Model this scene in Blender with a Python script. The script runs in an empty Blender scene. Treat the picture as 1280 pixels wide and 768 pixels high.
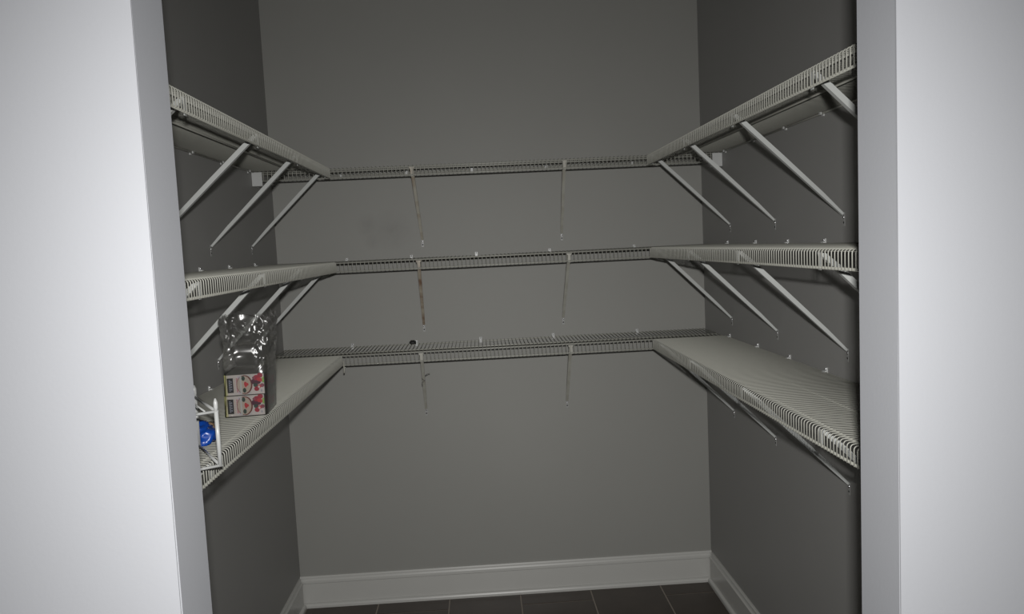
import bpy, bmesh, math, random
from mathutils import Vector, Matrix, noise

# ------------------------------------------------------------------ camera, light, exposure
S = bpy.context.scene
COL = S.collection
S.view_settings.view_transform = 'Standard'
S.view_settings.look = 'None'
S.view_settings.gamma = 1.0
S.view_settings.use_curve_mapping = False
S.view_settings.exposure = 0.0

CAM = Vector((0.8706, -3.3108, 1.5809))
cr = Vector((0.99786091, -0.04539734, -0.0470393))
cu = Vector((0.05059791, 0.08071644, 0.99545201))
cf = Vector((0.04139402, 0.99570274, -0.08284079))
cd = bpy.data.cameras.new('camera')
cam = bpy.data.objects.new('camera', cd)
COL.objects.link(cam)
mw = Matrix.Identity(4)
for i in range(3):
    mw[i][0] = cr[i]; mw[i][1] = cu[i]; mw[i][2] = -cf[i]; mw[i][3] = CAM[i]
cam.matrix_world = mw
cd.sensor_width = 36.0
cd.lens = 36.0 * 940.4 / 1280.0
cd.clip_start = 0.02
cd.clip_end = 50
S.camera = cam

wd = bpy.data.worlds.new('world')
S.world = wd
wd.use_nodes = True
wd.node_tree.nodes['Background'].inputs[0].default_value = (0.9, 0.95, 1.0, 1)
wd.node_tree.nodes['Background'].inputs[1].default_value = 0.004

# the photographer's on-camera flash, just above the lens
ld = bpy.data.lights.new('camera_flash', 'AREA')
ld.shape = 'RECTANGLE'
ld.size = 0.05
ld.size_y = 0.025
ld.energy = 16.3
ld.color = (1.0, 0.985, 0.965)
ld.spread = math.radians(108)
flash = bpy.data.objects.new('camera_flash', ld)
COL.objects.link(flash)
flash.location = (0.889, -3.35, 1.683)
flash.rotation_euler = Vector((0.03, 1.0, -0.28)).to_track_quat('-Z', 'Y').to_euler()

# ------------------------------------------------------------------ dimensions (metres)
W = 1.87                       # pantry width, left wall x = 0, back wall y = 0
YI, YO = -2.156, -2.270        # inner and outer face of the front wall
JL, JR = 0.4274, 1.4655        # opening
CEIL = 2.74
Z = {'lowest': 1.1684, 'middle': 1.5436, 'upper': 1.9152}
LIP = 0.0416
DL, DR, DB = 0.3052, 0.3029, 0.281
RX0, RX1, RY0 = -1.7, 3.5, -5.3   # the room in front of the pantry

# ------------------------------------------------------------------ materials
def mat(name, col, rough=0.5, metal=0.0, var=0.0, scale=20.0, bump=0.0, bscale=300.0, spec=0.5, coat=0.0):
    m = bpy.data.materials.new(name)
    m.use_nodes = True
    nt = m.node_tree
    b = nt.nodes['Principled BSDF']
    b.inputs['Base Color'].default_value = (*col, 1)
    b.inputs['Roughness'].default_value = rough
    b.inputs['Metallic'].default_value = metal
    b.inputs['Specular IOR Level'].default_value = spec
    b.inputs['Coat Weight'].default_value = coat
    tc = nt.nodes.new('ShaderNodeTexCoord')
    if var:
        n = nt.nodes.new('ShaderNodeTexNoise')
        n.inputs['Scale'].default_value = scale
        n.inputs['Detail'].default_value = 5
        nt.links.new(tc.outputs['Object'], n.inputs['Vector'])
        mx = nt.nodes.new('ShaderNodeMix')
        mx.data_type = 'RGBA'
        mx.inputs['A'].default_value = (*[c * (1 - var) for c in col], 1)
        mx.inputs['B'].default_value = (*[min(1, c * (1 + var)) for c in col], 1)
        nt.links.new(n.outputs['Fac'], mx.inputs['Factor'])
        nt.links.new(mx.outputs['Result'], b.inputs['Base Color'])
    if bump:
        n2 = nt.nodes.new('ShaderNodeTexNoise')
        n2.inputs['Scale'].default_value = bscale
        n2.inputs['Detail'].default_value = 3
        nt.links.new(tc.outputs['Object'], n2.inputs['Vector'])
        bp = nt.nodes.new('ShaderNodeBump')
        bp.inputs['Strength'].default_value = bump
        bp.inputs['Distance'].default_value = 0.001
        nt.links.new(n2.outputs['Fac'], bp.inputs['Height'])
        nt.links.new(bp.outputs['Normal'], b.inputs['Normal'])
    return m

def rusty(name, base, rust, lo, hi, scale):
    m = mat(name, base, 0.45)
    nt = m.node_tree
    b = nt.nodes['Principled BSDF']
    tc = nt.nodes.new('ShaderNodeTexCoord')
    n = nt.nodes.new('ShaderNodeTexNoise')
    n.inputs['Scale'].default_value = scale
    n.inputs['Detail'].default_value = 6
    nt.links.new(tc.outputs['Object'], n.inputs['Vector'])
    mr = nt.nodes.new('ShaderNodeMapRange')
    mr.inputs['From Min'].default_value = lo
    mr.inputs['From Max'].default_value = hi
    nt.links.new(n.outputs['Fac'], mr.inputs['Value'])
    mx = nt.nodes.new('ShaderNodeMix')
    mx.data_type = 'RGBA'
    mx.inputs['A'].default_value = (*base, 1)
    mx.inputs['B'].default_value = (*rust, 1)
    nt.links.new(mr.outputs['Result'], mx.inputs['Factor'])
    nt.links.new(mx.outputs['Result'], b.inputs['Base Color'])
    return m

M = {}
M['paint'] = mat('grey_wall_paint', (0.312, 0.310, 0.300), 0.55, var=0.03, scale=3, bump=0.15, bscale=180, spec=0.25)
M['paint_out'] = mat('pale_wall_paint', (0.425, 0.436, 0.462), 0.55, var=0.015, scale=3, bump=0.12, bscale=180, spec=0.25)
M['ceiling'] = mat('ceiling_paint', (0.55, 0.55, 0.54), 0.8, var=0.02, scale=4)
M['trim'] = mat('white_trim_paint', (0.53, 0.53, 0.505), 0.3, var=0.02, scale=6)
M['grout'] = mat('grey_grout', (0.30, 0.265, 0.23), 0.9, var=0.1, scale=60)
M['tile'] = mat('dark_brown_tile', (0.056, 0.044, 0.035), 0.42, var=0.35, scale=9, bump=0.2, bscale=60)
M['wire'] = mat('white_coated_wire', (0.41, 0.41, 0.365), 0.38, var=0.04, scale=15)
M['bracket'] = mat('white_coated_steel', (0.50, 0.515, 0.50), 0.4, var=0.04, scale=25)
M['bracket_tan'] = rusty('tan_stained_steel', (0.47, 0.455, 0.39), (0.27, 0.19, 0.12), 0.45, 0.68, 14)
M['bracket_rust'] = rusty('rust_stained_steel', (0.44, 0.40, 0.32), (0.16, 0.075, 0.04), 0.40, 0.60, 11)
M['bracket_grey'] = rusty('dulled_grey_steel', (0.45, 0.45, 0.40), (0.33, 0.31, 0.26), 0.4, 0.7, 14)
M['tab'] = mat('grey_painted_steel', (0.36, 0.365, 0.355), 0.4)
M['plastic'] = mat('white_plastic', (0.55, 0.56, 0.55), 0.35)
M['screw'] = mat('zinc_screw', (0.72, 0.72, 0.74), 0.25, metal=1.0)
M['dark'] = mat('dark_hole', (0.02, 0.02, 0.02), 0.7)
M['rack'] = mat('white_enamel_wire', (0.52, 0.53, 0.52), 0.3)
M['blue'] = mat('glossy_blue_plastic', (0.004, 0.05, 0.30), 0.3, var=0.25, scale=30)
M['tan'] = mat('tan_paper', (0.25, 0.16, 0.09), 0.7, var=0.2, scale=50)
M['black'] = mat('dark_scrap', (0.015, 0.015, 0.014), 0.6)
M['tie'] = mat('grey_tie_wire', (0.12, 0.115, 0.11), 0.5)

# stain on the back wall: faint grey scuffs with a shape of their own
def add_scuffs(m):
    nt = m.node_tree
    b = nt.nodes['Principled BSDF']
    src = b.inputs['Base Color'].links[0].from_socket
    tc = nt.nodes.new('ShaderNodeTexCoord')
    acc = None
    for c, r in (((0.50, 0.0, 1.665), 0.10), ((0.40, 0.0, 1.69), 0.06), ((0.42, 0.0, 1.63), 0.05)):
        vm = nt.nodes.new('ShaderNodeVectorMath'); vm.operation = 'DISTANCE'
        vm.inputs[1].default_value = c
        nt.links.new(tc.outputs['Object'], vm.inputs[0])
        mr = nt.nodes.new('ShaderNodeMapRange')
        mr.inputs['From Min'].default_value = 0.0
        mr.inputs['From Max'].default_value = r
        mr.inputs['To Min'].default_value = 1.0
        mr.inputs['To Max'].default_value = 0.0
        nt.links.new(vm.outputs['Value'], mr.inputs['Value'])
        if acc is None: acc = mr.outputs['Result']
        else:
            a = nt.nodes.new('ShaderNodeMath'); a.operation = 'MAXIMUM'
            nt.links.new(acc, a.inputs[0]); nt.links.new(mr.outputs['Result'], a.inputs[1]); acc = a.outputs[0]
    n = nt.nodes.new('ShaderNodeTexNoise'); n.inputs['Scale'].default_value = 26; n.inputs['Detail'].default_value = 6
    nt.links.new(tc.outputs['Object'], n.inputs['Vector'])
    a = nt.nodes.new('ShaderNodeMath'); a.operation = 'MULTIPLY'
    nt.links.new(acc, a.inputs[0]); nt.links.new(n.outputs['Fac'], a.inputs[1])
    a2 = nt.nodes.new('ShaderNodeMath'); a2.operation = 'MULTIPLY'; a2.inputs[1].default_value = 0.55
    nt.links.new(a.outputs[0], a2.inputs[0])
    mx = nt.nodes.new('ShaderNodeMix'); mx.data_type = 'RGBA'
    mx.inputs['B'].default_value = (0.19, 0.185, 0.175, 1)
    nt.links.new(src, mx.inputs['A']); nt.links.new(a2.outputs[0], mx.inputs['Factor'])
    nt.links.new(mx.outputs['Result'], b.inputs['Base Color'])
M['paint_back'] = mat('grey_wall_paint_scuffed', (0.306, 0.306, 0.287), 0.55, var=0.03, scale=3, bump=0.15, bscale=180, spec=0.25)
add_scuffs(M['paint_back'])

def clear_plastic():
    m = bpy.data.materials.new('clear_plastic_film')
    m.use_nodes = True
    nt = m.node_tree
    nt.nodes.clear()
    out = nt.nodes.new('ShaderNodeOutputMaterial')
    tr = nt.nodes.new('ShaderNodeBsdfTransparent'); tr.inputs[0].default_value = (0.90, 0.90, 0.89, 1)
    rf = nt.nodes.new('ShaderNodeBsdfRefraction'); rf.inputs['Color'].default_value = (0.86, 0.86, 0.85, 1)
    rf.inputs['IOR'].default_value = 1.03; rf.inputs['Roughness'].default_value = 0.3
    gl = nt.nodes.new('ShaderNodeBsdfGlossy'); gl.inputs['Roughness'].default_value = 0.24
    gl.inputs['Color'].default_value = (0.95, 0.95, 0.95, 1)
    df = nt.nodes.new('ShaderNodeBsdfDiffuse'); df.inputs[0].default_value = (0.6, 0.6, 0.58, 1)
    lw = nt.nodes.new('ShaderNodeFresnel'); lw.inputs['IOR'].default_value = 1.45
    ad = nt.nodes.new('ShaderNodeMath'); ad.operation = 'MULTIPLY_ADD'
    ad.inputs[1].default_value = 0.8; ad.inputs[2].default_value = 0.02
    m0 = nt.nodes.new('ShaderNodeMixShader'); m0.inputs[0].default_value = 0.22
    m1 = nt.nodes.new('ShaderNodeMixShader'); m1.inputs[0].default_value = 0.018
    m2 = nt.nodes.new('ShaderNodeMixShader')
    nt.links.new(tr.outputs[0], m0.inputs[1]); nt.links.new(rf.outputs[0], m0.inputs[2])
    nt.links.new(m0.outputs[0], m1.inputs[1]); nt.links.new(df.outputs[0], m1.inputs[2])
    nt.links.new(lw.outputs[0], ad.inputs[0]); nt.links.new(ad.outputs[0], m2.inputs[0])
    nt.links.new(m1.outputs[0], m2.inputs[1]); nt.links.new(gl.outputs[0], m2.inputs[2])
    nt.links.new(m2.outputs[0], out.inputs['Surface'])
    return m
M['film'] = clear_plastic()

# ------------------------------------------------------------------ helpers
def link(name, data, parent=None):
    o = bpy.data.objects.new(name, data)
    COL.objects.link(o)
    if parent is not None: o.parent = parent
    return o

def mesh(name, bm, m, smooth=False):
    bmesh.ops.recalc_face_normals(bm, faces=bm.faces)
    me = bpy.data.meshes.new(name)
    bm.to_mesh(me); bm.free()
    for mm in (m if isinstance(m, (list, tuple)) else [m]): me.materials.append(mm)
    if smooth:
        for p in me.polygons: p.use_smooth = True
    return me

def tag(o, label, cat, group=None):
    o['label'] = label; o['category'] = cat
    if group: o['group'] = group
    return o

def thing(name, label, cat, loc, rotz=0.0, group=None):
    o = link(name, None)
    o.location = loc; o.rotation_euler = (0, 0, rotz)
    return tag(o, label, cat, group)

def box(bm, x0, x1, y0, y1, z0, z1):
    vs = [bm.verts.new((x, y, z)) for x in (x0, x1) for y in (y0, y1) for z in (z0, z1)]
    for f in ((0, 1, 3, 2), (4, 6, 7, 5), (0, 4, 5, 1), (2, 3, 7, 6), (0, 2, 6, 4), (1, 5, 7, 3)):
        bm.faces.new([vs[i] for i in f])

def bevelled_box(x0, x1, y0, y1, z0, z1, b=0.0015, seg=1):
    bm = bmesh.new()
    box(bm, x0, x1, y0, y1, z0, z1)
    bmesh.ops.bevel(bm, geom=bm.edges[:], offset=b, segments=seg, affect='EDGES')
    return bm

def tube(bm, pts, r, n=6, r_end=None, caps=True):
    """round bar through the points, parallel transported"""
    pts = [Vector(p) for p in pts]
    t0 = (pts[1] - pts[0]).normalized()
    ref = Vector((0, 0, 1)) if abs(t0.z) < 0.9 else Vector((1, 0, 0))
    u = t0.cross(ref).normalized()
    rings = []
    for i, p in enumerate(pts):
        if i == 0: t = t0
        elif i == len(pts) - 1: t = (pts[i] - pts[i - 1]).normalized()
        else: t = ((pts[i] - pts[i - 1]).normalized() + (pts[i + 1] - pts[i]).normalized()).normalized()
        u = (u - t * u.dot(t)).normalized()
        v = t.cross(u)
        rr = r_end[i] if r_end is not None else r
        rings.append([bm.verts.new(p + (u * math.cos(a) + v * math.sin(a)) * rr) for a in [2 * math.pi * k / n for k in range(n)]])
    for a, b in zip(rings[:-1], rings[1:]):
        for k in range(n):
            bm.faces.new((a[k], a[(k + 1) % n], b[(k + 1) % n], b[k]))
    if caps:
        bm.faces.new(rings[0][::-1]); bm.faces.new(rings[-1])

def prism(bm, poly, y0, y1):
    """polygon in x-z extruded in y"""
    a = [bm.verts.new((x, y0, z)) for x, z in poly]
    b = [bm.verts.new((x, y1, z)) for x, z in poly]
    n = len(poly)
    bm.faces.new(a[::-1]); bm.faces.new(b)
    for i in range(n):
        bm.faces.new((a[i], a[(i + 1) % n], b[(i + 1) % n], b[i]))

def structure(name, bm, m, parent=None):
    o = link(name, mesh(name, bm, m), parent)
    if parent is None: o['kind'] = 'structure'
    return o

# ------------------------------------------------------------------ room shell
def shell(name, x0, x1, y0, y1, z0, z1, m):
    bm = bmesh.new(); box(bm, x0, x1, y0, y1, z0, z1)
    return structure(name, bm, m)

shell('wall_back', -0.1, W + 0.1, 0, 0.1, 0, CEIL, M['paint_back'])
shell('wall_left', -0.1, 0, YI, 0, 0, CEIL, M['paint'])
shell('wall_right', W, W + 0.1, YI, 0, 0, CEIL, M['paint'])
bm = bmesh.new()
prism(bm, [(RX0, 0), (JL, 0), (JL, 2.09), (JR, 2.09), (JR, 0), (RX1, 0), (RX1, CEIL), (RX0, CEIL)], YO, YI)
es = [e for e in bm.edges if all(abs(v.co.x - JL) < 1e-5 or abs(v.co.x - JR) < 1e-5 for v in e.verts)
      and all(abs(v.co.y - YO) < 1e-5 for v in e.verts)]
bmesh.ops.bevel(bm, geom=es, offset=0.004, segments=3, affect='EDGES')
structure('wall_front', bm, M['paint_out'])
shell('wall_room_left', RX0 - 0.1, RX0, RY0, YO, 0, CEIL, M['paint_out'])
shell('wall_room_right', RX1, RX1 + 0.1, RY0, YO, 0, CEIL, M['paint_out'])
shell('wall_room_rear', RX0 - 0.1, RX1 + 0.1, RY0 - 0.1, RY0, 0, CEIL, M['paint_out'])
shell('ceiling', RX0 - 0.1, RX1 + 0.1, RY0 - 0.1, 0.1, CEIL, CEIL + 0.1, M['ceiling'])
floor = shell('floor', RX0 - 0.1, RX1 + 0.1, RY0 - 0.1, 0.1, -0.12, -0.0025, M['grout'])

# floor tiles, laid in a running bond
TW, TL, G = 0.3195, 0.639, 0.006
full = {}
def tile(x0, x1, y0, y1):
    key = (round(x1 - x0, 4), round(y1 - y0, 4))
    if key not in full:
        full[key] = mesh('tile', bevelled_box(0, key[0], 0, key[1], -0.008, 0, 0.0012), M['tile'])
    o = link('tile', full[key], floor)
    o.location = (x0, y0, 0)
for i in range(-8, 12):
    xa = 0.0255 + i * TW
    off = -0.122 if i % 2 == 1 else -0.122 - TL / 2
    for j in range(-1, 9):
        yb = off + TL - j * TL
        for (rx0, rx1, ry0, ry1) in ((0, W, YO, 0), (RX0, RX1, RY0, YO)):
            x0, x1 = max(xa + G / 2, rx0), min(xa + TW - G / 2, rx1)
            y0, y1 = max(yb - TL + G / 2, ry0), min(yb - G / 2, ry1)
            if x1 - x0 > 0.01 and y1 - y0 > 0.01: tile(x0, x1, y0, y1)

# baseboards: profile of (distance from wall, height) with a rounded top and a shoe at the floor
PROF = [(0, 0), (0.026, 0), (0.026, 0.010), (0.0235, 0.016), (0.0185, 0.0195), (0.014, 0.0205), (0.014, 0.108),
        (0.0165, 0.111), (0.0165, 0.117), (0.012, 0.121), (0.0095, 0.128), (0.0095, 0.134), (0.006, 0.140), (0, 0.140)]
def baseboard(name, fn, a, b):
    bm = bmesh.new()
    A = [bm.verts.new(fn(d, a, z)) for d, z in PROF]
    B = [bm.verts.new(fn(d, b, z)) for d, z in PROF]
    bm.faces.new(A); bm.faces.new(B[::-1])
    for i in range(len(PROF)):
        k = (i + 1) % len(PROF)
        bm.faces.new((A[i], A[k], B[k], B[i]))
    structure(name, bm, M['trim'])
baseboard('baseboard_back', lambda d, s, z: (s, -d, z), 0.0, W)
baseboard('baseboard_left', lambda d, s, z: (d, s, z), YI, -0.0262)
baseboard('baseboard_right', lambda d, s, z: (W - d, s, z), YI, -0.0262)

# ------------------------------------------------------------------ wire shelves
WR = 0.00125
wire_mesh = {}
def get_wire(depth):
    if depth not in wire_mesh:
        bm = bmesh.new()
        R = 0.0075
        pts = [(0, 0.004, 0)]
        pts.append((0, depth - R, 0))
        for k in range(1, 5):
            a = math.pi / 2 * k / 4
            pts.append((0, depth - R + R * math.sin(a), -R + R * math.cos(a)))
        pts.append((0, depth, -LIP + WR))
        tube(bm, pts, WR, 6)
        wire_mesh[depth] = mesh('wire', bm, M['wire'], True)
    return wire_mesh[depth]

def clip_mesh():
    bm = bmesh.new()
    box(bm, -0.0055, 0.0055, 0.0, 0.0035, -0.012, 0.013)
    box(bm, -0.0055, 0.0055, 0.0035, 0.011, 0.0005, 0.0045)
    box(bm, -0.0055, 0.0055, 0.0085, 0.0115, -0.008, 0.0045)
    return mesh('wall_clip', bm, M['plastic'])
CLIP = clip_mesh()
def screw_mesh(r, h):
    bm = bmesh.new()
    n = 10
    prev = None
    for rr, y in ((r, 0), (r * 0.9, h * 0.5), (r * 0.55, h * 0.9), (r * 0.2, h)):
        ring = [bm.verts.new((rr * math.cos(2 * math.pi * k / n), y, rr * math.sin(2 * math.pi * k / n))) for k in range(n)]
        if prev:
            for k in range(n): bm.faces.new((prev[k], prev[(k + 1) % n], ring[(k + 1) % n], ring[k]))
        prev = ring
    bm.faces.new(prev)
    return mesh('screw', bm, M['screw'], True)
SCREW = screw_mesh(0.004, 0.003)
SCREW_S = screw_mesh(0.0032, 0.003)

def shelf(level, side, length, depth, loc, rotz, spacing, clips, label):
    """local x runs along the wall, local y out of the wall, z = 0 at the wire centre"""
    root = thing('wire_shelf', label, 'shelf', loc, rotz, 'wire shelves in the pantry')
    n = int((length - 0.006) / spacing) + 1
    start = (length - (n - 1) * spacing) / 2
    wm = get_wire(depth)
    for k in range(n):
        o = link('wire', wm, root); o.location = (start + k * spacing, 0, 0)
    def rod(name, y, z, r):
        bm = bmesh.new(); tube(bm, [(0.0005, y, z), (length - 0.0005, y, z)], r, 8)
        return link(name, mesh(name, bm, M['wire'], True), root)
    rod('rear_rod', 0.006, -0.0042, 0.0028)
    rod('middle_rod', depth * 0.52 if side != 'back' else 0.185, -0.0044, 0.0030)
    rod('front_rod', depth - 0.0240, -0.0042, 0.0026)
    rod('lip_rod', depth - 0.0045, -LIP + 0.0028, 0.0030)
    for c in clips:
        o = link('wall_clip', CLIP, root); o.location = (c, 0.0003, 0)
        s = link('screw', SCREW_S, o); s.location = (0, 0.0036, 0.0092)
    return root

Y0, Y1 = -0.2845, -2.148       # side shelves: from the back shelf's lip to the front wall
SL = Y0 - Y1
SPS, SPB = 0.0138, 0.0162
cy = [-0.335, -0.64, -0.92, -1.18, -1.45, -1.72, -2.0]
cxs = [0.30, 0.58, 0.863, 1.185, 1.56]
for lv in ('upper', 'middle', 'lowest'):
    zz = Z[lv] - WR
    shelf(lv, 'left', SL, DL, (0, Y0, zz), -math.pi / 2, SPS, [Y0 - c for c in cy],
          f'white wire shelf along the left pantry wall, {lv} of its three')
    shelf(lv, 'right', SL, DR, (W, Y1, zz), math.pi / 2, SPS, [c - Y1 for c in cy],
          f'white wire shelf along the right pantry wall, {lv} of its three')
    shelf(lv, 'back', W - 0.016, DB, (W - 0.008, 0, zz), math.pi, SPB, [W - 0.008 - c for c in cxs],
          f'white wire shelf across the back pantry wall, {lv} of its three')

# moulded end brackets that carry the upper back shelf on the side walls
for x0, lab in ((0.0, 'small white plastic end bracket in the left corner under the upper back shelf'),
                (W, 'small white plastic end bracket in the right corner under the upper back shelf')):
    t = thing('shelf_end_bracket', lab, 'bracket', (x0, -DB - 0.006, Z['upper']), 0, 'end brackets of the upper back shelf')
    s = 1 if x0 == 0 else -1
    bm = bevelled_box(*sorted((s * 0.0005, s * 0.041)), -0.004, -0.001, -0.060, -0.006, 0.001)
    link('front_plate', mesh('front_plate', bm, M['plastic']), t)
    bm = bevelled_box(*sorted((s * 0.0005, s * 0.006)), -0.001, 0.075, -0.060, -0.008, 0.001)
    link('wall_plate', mesh('wall_plate', bm, M['plastic']), t)
    bm = bevelled_box(*sorted((s * 0.006, s * 0.036)), -0.001, 0.05, -0.060, -0.055, 0.001)
    link('ledge', mesh('ledge', bm, M['plastic']), t)

# ------------------------------------------------------------------ diagonal support brackets
def bracket(label, group, depth, loc, rotz, skew, m, drop=0.293):
    """local y out of the wall, z = 0 at the shelf's wire centre, wall foot at local x = 0, lip end at local x = skew"""
    t = thing('support_bracket', label, 'bracket', (loc[0], loc[1], loc[2] - drop - 0.045), rotz, group)
    oz = drop + 0.045
    A = Vector((skew, depth - 0.0150, oz - 0.013))     # hooked under the front rod
    B = Vector((0, 0.0040, oz - drop))
    d = (B - A).normalized()
    s = Vector((1, 0, 0)); s = (s - d * s.dot(d)).normalized()
    n = s.cross(d)
    if n.z > 0: n = -n                                  # outward, away from the wall
    bm = bmesh.new()
    rings = []
    th = 0.0013
    for f, w, h in ((0.0, 0.0060, 0.0095), (0.10, 0.0062, 0.0125), (0.40, 0.0062, 0.0125), (0.80, 0.0058, 0.0105), (1.0, 0.0050, 0.0065)):
        p = A.lerp(B, f)
        prof = [(-w, 0), (w, 0), (w, -h), (w - th, -h), (w - th, -th), (-w + th, -th), (-w + th, -h), (-w, -h)]
        rings.append([bm.verts.new(p + s * a + n * (b + 0.004)) for a, b in prof])
    for a, b in zip(rings[:-1], rings[1:]):
        for k in range(8): bm.faces.new((a[k], a[(k + 1) % 8], b[(k + 1) % 8], b[k]))
    bm.faces.new(rings[0]); bm.faces.new(rings[-1][::-1])
    link('arm', mesh('arm', bm, m), t)
    bm = bmesh.new()
    yb = depth - 0.0102
    poly = [(-0.011, -0.0075), (-0.0062, -0.017), (-0.0056, -0.044), (0.0056, -0.044), (0.0062, -0.017), (0.011, -0.0075)]
    prism(bm, [(skew + x, oz + z) for x, z in poly], yb, yb + 0.0016)
    link('lip_clip', mesh('lip_clip', bm, m), t)
    bm = bevelled_box(-0.0052, 0.0052, 0.0004, 0.0018, 0.012, 0.050, 0.0005)
    link('wall_tab', mesh('wall_tab', bm, M['tab']), t)
    o = link('screw', SCREW, t); o.location = (0, 0.0018, 0.036)
    bm = bmesh.new(); tube(bm, [(0, 0.0017, 0.022), (0, 0.0022, 0.022)], 0.0032, 8)
    link('screw_hole', mesh('screw_hole', bm, M['dark']), t)
    return t

ORD = ['nearest the doorway', 'second from the doorway', 'third from the doorway', 'nearest the back wall']
side_y = {  # (lip y, wall y), from the doorway to the back
    ('left', 'upper'): [(-1.740, -1.765), (-1.235, -1.270), (-0.790, -0.805), (-0.345, -0.355)],
    ('left', 'middle'): [(-1.740, -1.765), (-1.265, -1.245), (-0.840, -0.820), (-0.380, -0.370)],
    ('left', 'lowest'): [(-1.755, -1.765)],
    ('right', 'upper'): [(-1.755, -1.765), (-1.265, -1.294), (-0.785, -0.818), (-0.330, -0.368)],
    ('right', 'middle'): [(-1.780, -1.780), (-1.285, -1.307), (-0.800, -0.821), (-0.355, -0.363)],
    ('right', 'lowest'): [(-1.775, -1.780), (-1.295, -1.308), (-0.780, -0.790), (-0.355, -0.365)],
}
for (sd, lv), ys in side_y.items():
    for k, (yl, yw) in enumerate(ys):
        lab = f'white diagonal bracket under the {lv} {sd} wire shelf, {ORD[k]}' if len(ys) > 1 else f'white diagonal bracket under the {lv} {sd} wire shelf, below the small rack'
        g = f'diagonal brackets of the {sd} shelves'
        if sd == 'left': bracket(lab, g, DL, (0, yw, Z[lv] - WR), -math.pi / 2, yw - yl, M['bracket'])
        else: bracket(lab, g, DR, (W, yw, Z[lv] - WR), math.pi / 2, yl - yw, M['bracket'])
back_x = {'upper': [(0.624, 0.6315, 'bracket_tan', 'tan stained'), (1.2345, 1.2415, 'bracket_grey', 'dull grey')],
          'middle': [(0.630, 0.617, 'bracket_rust', 'rust streaked'), (1.239, 1.233, 'bracket_grey', 'dull grey')],
          'lowest': [(0.620, 0.606, 'bracket_grey', 'dull grey'), (1.2300, 1.2350, 'bracket_grey', 'dull grey')]}
for lv, bs in back_x.items():
    for k, (xl, xw, mm, look) in enumerate(bs):
        bracket(f'{look} diagonal bracket under the {lv} back wire shelf, on the {("left", "right")[k]}', 'diagonal brackets of the back shelves',
                DB, (xw, 0, Z[lv] - WR), math.pi, xw - xl, M[mm])

# ------------------------------------------------------------------ small things on the lowest shelves
ZS = Z['lowest'] + 0.0004       # top of the deck wires

# two cartons lying one on the other, printed sideways
PR = {k: mat('print_' + k, c, 0.4) for k, c in {
    'white': (0.50, 0.465, 0.45), 'cream': (0.50, 0.48, 0.30), 'yellow': (0.36, 0.36, 0.12), 'black': (0.012, 0.012, 0.014), 'slate': (0.26, 0.27, 0.33),
    'pink': (0.42, 0.17, 0.19), 'tan': (0.45, 0.36, 0.30), 'lilac': (0.42, 0.36, 0.46), 'pale': (0.41, 0.42, 0.415), 'peach': (0.40, 0.335, 0.28),
    'brown': (0.13, 0.025, 0.018), 'red': (0.42, 0.02, 0.03), 'crimson': (0.30, 0.008, 0.03), 'berry': (0.02, 0.045, 0.035), 'plum': (0.07, 0.01, 0.03), 'green': (0.22, 0.38, 0.08),
    'side': (0.13, 0.125, 0.11), 'rose': (0.22, 0.05, 0.08)}.items()}
CW, CH, CD = 0.099, 0.0545, 0.150
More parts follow.
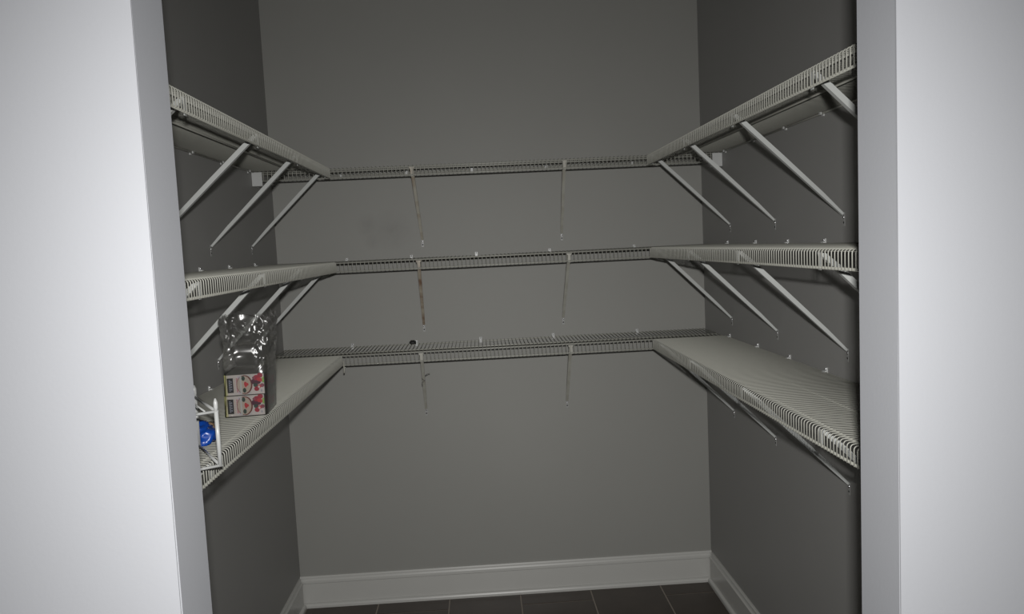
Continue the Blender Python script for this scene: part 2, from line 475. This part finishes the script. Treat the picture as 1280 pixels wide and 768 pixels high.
def carton(label, z, seed):
    ang = math.radians(5.5)
    t = thing('fruit_carton', label, 'carton', (0.1985 + (0.003 if seed else 0.0), -1.362, z), ang, 'cartons in the clear plastic bag')
    bm = bevelled_box(0, CW, 0, CD, 0, CH, 0.0012)
    link('box', mesh('box', bm, PR['side']), t)
    keys = list(PR)
    bm = bmesh.new()
    lay = [0]
    def face(pts, key):
        lay[0] += 1
        y = -0.0002 - 0.00003 * lay[0]
        f = bm.faces.new([bm.verts.new((u * CW, y, v * CH)) for u, v in pts])
        f.material_index = keys.index(key)
    def rect(u0, u1, v0, v1, key): face([(u0, v0), (u1, v0), (u1, v1), (u0, v1)], key)
    def disc(u, v, ru, rv, key, n=14, a0=0, a1=2 * math.pi): face([(u + ru * math.cos(a0 + (a1 - a0) * k / n), v + rv * math.sin(a0 + (a1 - a0) * k / n)) for k in range(n)], key)
    rect(0.01, 0.99, 0.02, 0.98, 'white')
    rect(0.01, 0.07, 0.02, 0.98, 'cream')
    rect(0.0, 0.025, 0.0, 1.0, 'yellow')
    rect(0.06, 0.215, 0.14, 0.84, 'black')
    for k in range(9):
        v = 0.22 + k * 0.062
        rect(0.105, 0.145 + 0.012 * (k % 2), v, v + 0.036, 'slate')
        if k % 2: rect(0.160, 0.180, v - 0.02, v + 0.05, 'slate')
    for k in range(11):
        v = 0.16 + k * 0.062
        rect(0.235, 0.262, v, v + 0.038, 'tan')
        rect(0.290, 0.335, v, v + 0.045, 'pink')
    rect(0.345, 0.385, 0.08, 0.92, 'lilac')
    rect(0.40, 0.66, 0.05, 0.95, 'pale')
    disc(0.50, 0.50, 0.20, 0.46, 'brown', 20)
    disc(0.485, 0.50, 0.175, 0.42, 'peach', 20)
    rect(0.385, 0.43, 0.06, 0.94, 'pale')
    disc(0.475, 0.80, 0.045, 0.115, 'berry'); disc(0.490, 0.23, 0.045, 0.115, 'berry')
    face([(0.485, 0.54), (0.50, 0.63), (0.535, 0.64), (0.56, 0.58), (0.595, 0.56), (0.60, 0.47), (0.56, 0.43), (0.53, 0.36), (0.50, 0.42)], 'red')
    random.seed(5)
    for u, v, r, key in ((0.74, 0.62, .075, 'plum'), (0.80, 0.80, .075, 'crimson'), (0.90, 0.90, .07, 'crimson'), (0.78, 0.45, .06, 'berry'), (0.85, 0.60, .065, 'plum'),
                         (0.87, 0.72, .055, 'red'), (0.92, 0.68, .05, 'red'), (0.80, 0.27, .065, 'crimson'), (0.94, 0.42, .055, 'rose'), (0.87, 0.38, .05, 'red'), (0.74, 0.80, .04, 'rose')):
        disc(u, v, r, r * 1.75, key)
    rect(0.95, 0.995, 0.55, 0.82, 'green')
    rect(0.86, 0.97, 0.08, 0.26, 'white')
    rect(0.90, 0.935, 0.12, 0.22, 'slate')
    disc(0.86, 0.36, 0.028, 0.06, 'white')
    me = bpy.data.meshes.new('front_print')
    for f in bm.faces: f.normal_update()
    for f in bm.faces:
        if f.normal.y > 0: f.normal_flip()
    bm.to_mesh(me); bm.free()
    for k in keys: me.materials.append(PR[k])
    link('front_print', me, t)
    # printed bands on the visible long side
    bm = bmesh.new()
    for (a, b, c, e) in ((0.012, 0.040, 0.010, 0.046), (0.055, 0.085, 0.014, 0.040), (0.095, 0.135, 0.008, 0.030)):
        vs = [bm.verts.new((CW + 0.0003, y, zz)) for y, zz in ((a, c), (b, c), (b, e), (a, e))]
        bm.faces.new(vs)
    link('side_print', mesh('side_print', bm, PR['rose']), t)
carton('small white carton with berry picture, lower of the two in the clear bag', ZS + 0.001, 0)
carton('small white carton with berry picture, upper of the two in the clear bag', ZS + 0.0017 + CH, 1)

# the clear bag that holds the cartons, its empty upper half standing up crumpled
def bag():
    NT, NZ = 150, 120
    H0, H1 = CH * 2 + 0.004, 0.262
    ang = math.radians(5.5)
    ca, sa = math.cos(ang), math.sin(ang)
    bm = bmesh.new()
    rings = []
    for j in range(NZ + 1):
        z = 0.0006 + (H1 - 0.0006) * j / NZ
        f = max(0.0, (z - H0) / (H1 - H0))
        ring = []
        for i in range(NT):
            a = 2 * math.pi * i / NT
            c, s = math.cos(a), math.sin(a)
            e = 0.22 + 0.35 * f
            sx = math.copysign(abs(c) ** e, c); sy = math.copysign(abs(s) ** e, s)
            hx = CW / 2 + 0.0055 + 0.010 * f
            hy = CD / 2 + 0.0055 - 0.046 * f
            x = CW / 2 + 0.006 * min(1, z / H0) + hx * sx + 0.006 * f
            y = CD / 2 - 0.026 * f + hy * sy
            P = Vector((x * 1.0, y * 1.0, z))
            amp = 0.0012 if z < H0 else 0.0012 + 0.0105 * min(1, f * 3.0)
            q = Vector((P.x * 26, P.y * 20, P.z * 17 + 3))
            w = (1 - abs(noise.noise(q)) * 2.2) * 0.62 + (1 - abs(noise.noise(q * 2.3 + Vector((5, 1, 2)))) * 2.2) * 0.52 + noise.noise(q * 4.6) * 0.30
            w2 = noise.noise(Vector((P.x * 9, P.y * 9, P.z * 7 + 9)))
            dx, dy = sx / (abs(sx) + abs(sy) + 1e-6), sy / (abs(sx) + abs(sy) + 1e-6)
            off = amp * (w - 0.35) + 0.010 * f * w2
            if z < H0: off = abs(off)
            P.x += dx * off; P.y += dy * off
            if f > 0: P.z += f * 0.012 * noise.noise(Vector((a * 1.7, 4.2, 1.0))) + f * 0.008 * noise.noise(Vector((a * 6, 1.2, 1.0)))
            ring.append(bm.verts.new((P.x * ca - P.y * sa, P.x * sa + P.y * ca, P.z)))
        rings.append(ring)
    for a, b in zip(rings[:-1], rings[1:]):
        for k in range(NT): bm.faces.new((a[k], a[(k + 1) % NT], b[(k + 1) % NT], b[k]))
    bm.faces.new(rings[0][::-1])
    o = link('plastic_bag', mesh('plastic_bag', bm, M['film'], True))
    o.location = (0.1985, -1.362, ZS)
    return tag(o, 'clear crumpled plastic bag around two small cartons on the lowest left shelf', 'bag')
bag()

# little white wire rack standing askew at the front of the lowest left shelf
ra = Vector((-0.85, -0.527, 0)); rb = Vector((-0.52, 0.854, 0))
P0 = Vector((0.340, -1.826, ZS))
rk = thing('wire_rack', 'small white wire rack standing askew on the lowest left shelf beside the doorway', 'rack', P0)
LA, LB, HR = 0.17, 0.200, 0.112
U3 = Vector((0, 0, 1))
def bar(name, pts, r, n=8, rs=None):
    bm = bmesh.new(); tube(bm, pts, r, n, rs)
    return link(name, mesh(name, bm, M['rack'], True), rk)
for p, q in ((0, 1), (2, 3)):
    base = rb * (LB if p else 0)
    bar('foot_bar', [base + U3 * 0.0032 - ra * 0.004, base + ra * LA + U3 * 0.0032], 0.003)
    bar('top_bar', [base + U3 * HR - ra * 0.004, base + ra * LA + U3 * HR], 0.003)
for s in (0, 1):
    base = ra * (LA if s else 0)
    bar('foot_bar', [base + U3 * 0.0032, base + rb * LB + U3 * 0.0032], 0.0028)
    bar('top_bar', [base + U3 * HR, base + rb * LB + U3 * HR], 0.0028)
for a, b in ((0, 0), (1, 0), (0, 1), (1, 1)):
    base = ra * LA * a + rb * LB * b
    bar('leg', [base + U3 * 0.003, base + U3 * HR], 0.0044)
    tb = bar('stacking_tab', [base + U3 * HR, base + U3 * (HR + 0.008), base + U3 * (HR + 0.018), base + U3 * (HR + 0.026)], 0.0044, rs=[0.003, 0.0044, 0.0044, 0.0016])
for k in range(1, 8):
    base = ra * LA * k / 8
    bar('deck_wire', [base + U3 * (HR + 0.0035), base + rb * LB + U3 * (HR + 0.0035)], 0.0018, 6)

def lump(name, label, cat, loc, size, m, seed, amp=0.35, sub=4, f=1.6):
    bm = bmesh.new()
    bmesh.ops.create_icosphere(bm, subdivisions=sub, radius=1.0)
    for v in bm.verts:
        d = v.co.normalized()
        q = d * f + Vector((seed, seed * 2.1, 0))
        r = 1 + amp * (0.6 - 1.6 * abs(noise.noise(q))) + amp * 0.5 * (0.4 - abs(noise.noise(q * 2.7)))
        v.co = Vector((d.x * r * size[0], d.y * r * size[1], max(d.z * r, -0.62) * size[2]))
    zmin = min(v.co.z for v in bm.verts)
    for v in bm.verts: v.co.z -= zmin
    o = link(name, mesh(name, bm, m, True))
    o.location = loc
    return tag(o, label, cat)
lump('plastic_packet', 'crumpled glossy blue plastic packet under the small wire rack', 'packet', (0.208, -1.625, ZS), (0.048, 0.036, 0.030), M['blue'], 3.3, 0.45)
lump('paper_scrap', 'small tan paper scrap behind the blue packet', 'scrap', (0.210, -1.505, ZS), (0.010, 0.008, 0.012), M['tan'], 7.1, 0.4, 3)
lump('dark_scrap', 'small black scrap lying on the lowest back shelf against the wall', 'scrap', (0.566, -0.034, ZS), (0.012, 0.009, 0.009), M['black'], 1.7, 0.5, 3)

# hook hanging from the left front corner of the lowest back shelf
bm = bmesh.new()
tube(bm, [(0, 0, 0.048), (0, 0, 0.012), (0, -0.002, 0.004), (0, -0.007, 0.0)], 0.0028, 8)
o = link('corner_hook', mesh('corner_hook', bm, M['bracket_grey'], True))
o.location = (DL + 0.0042, -DB - 0.0062, Z['lowest'] - LIP - 0.028)
tag(o, 'short grey metal hook hanging where the lowest left and back shelves meet', 'hook')
# wire tie twisted round the bracket of the lowest back shelf
bm = bmesh.new()
bx, by, bz = 0.618, -0.158, 1.052
pts = [(0.024, -0.004, 0.004), (0.013, -0.006, 0.002)]
for k in range(13):
    a = -0.2 + k / 12 * 5.2
    pts.append((0.0095 * math.cos(a), 0.0125 * math.sin(a) , -0.002 * k))
pts += [(-0.010, -0.012, -0.032), (-0.009, -0.010, -0.046)]
tube(bm, pts, 0.0013, 6)
o = link('twist_tie', mesh('twist_tie', bm, M['tie'], True)); o.location = (bx, by, bz)
tag(o, 'thin dark wire tie twisted round the left bracket of the lowest back shelf', 'wire tie')
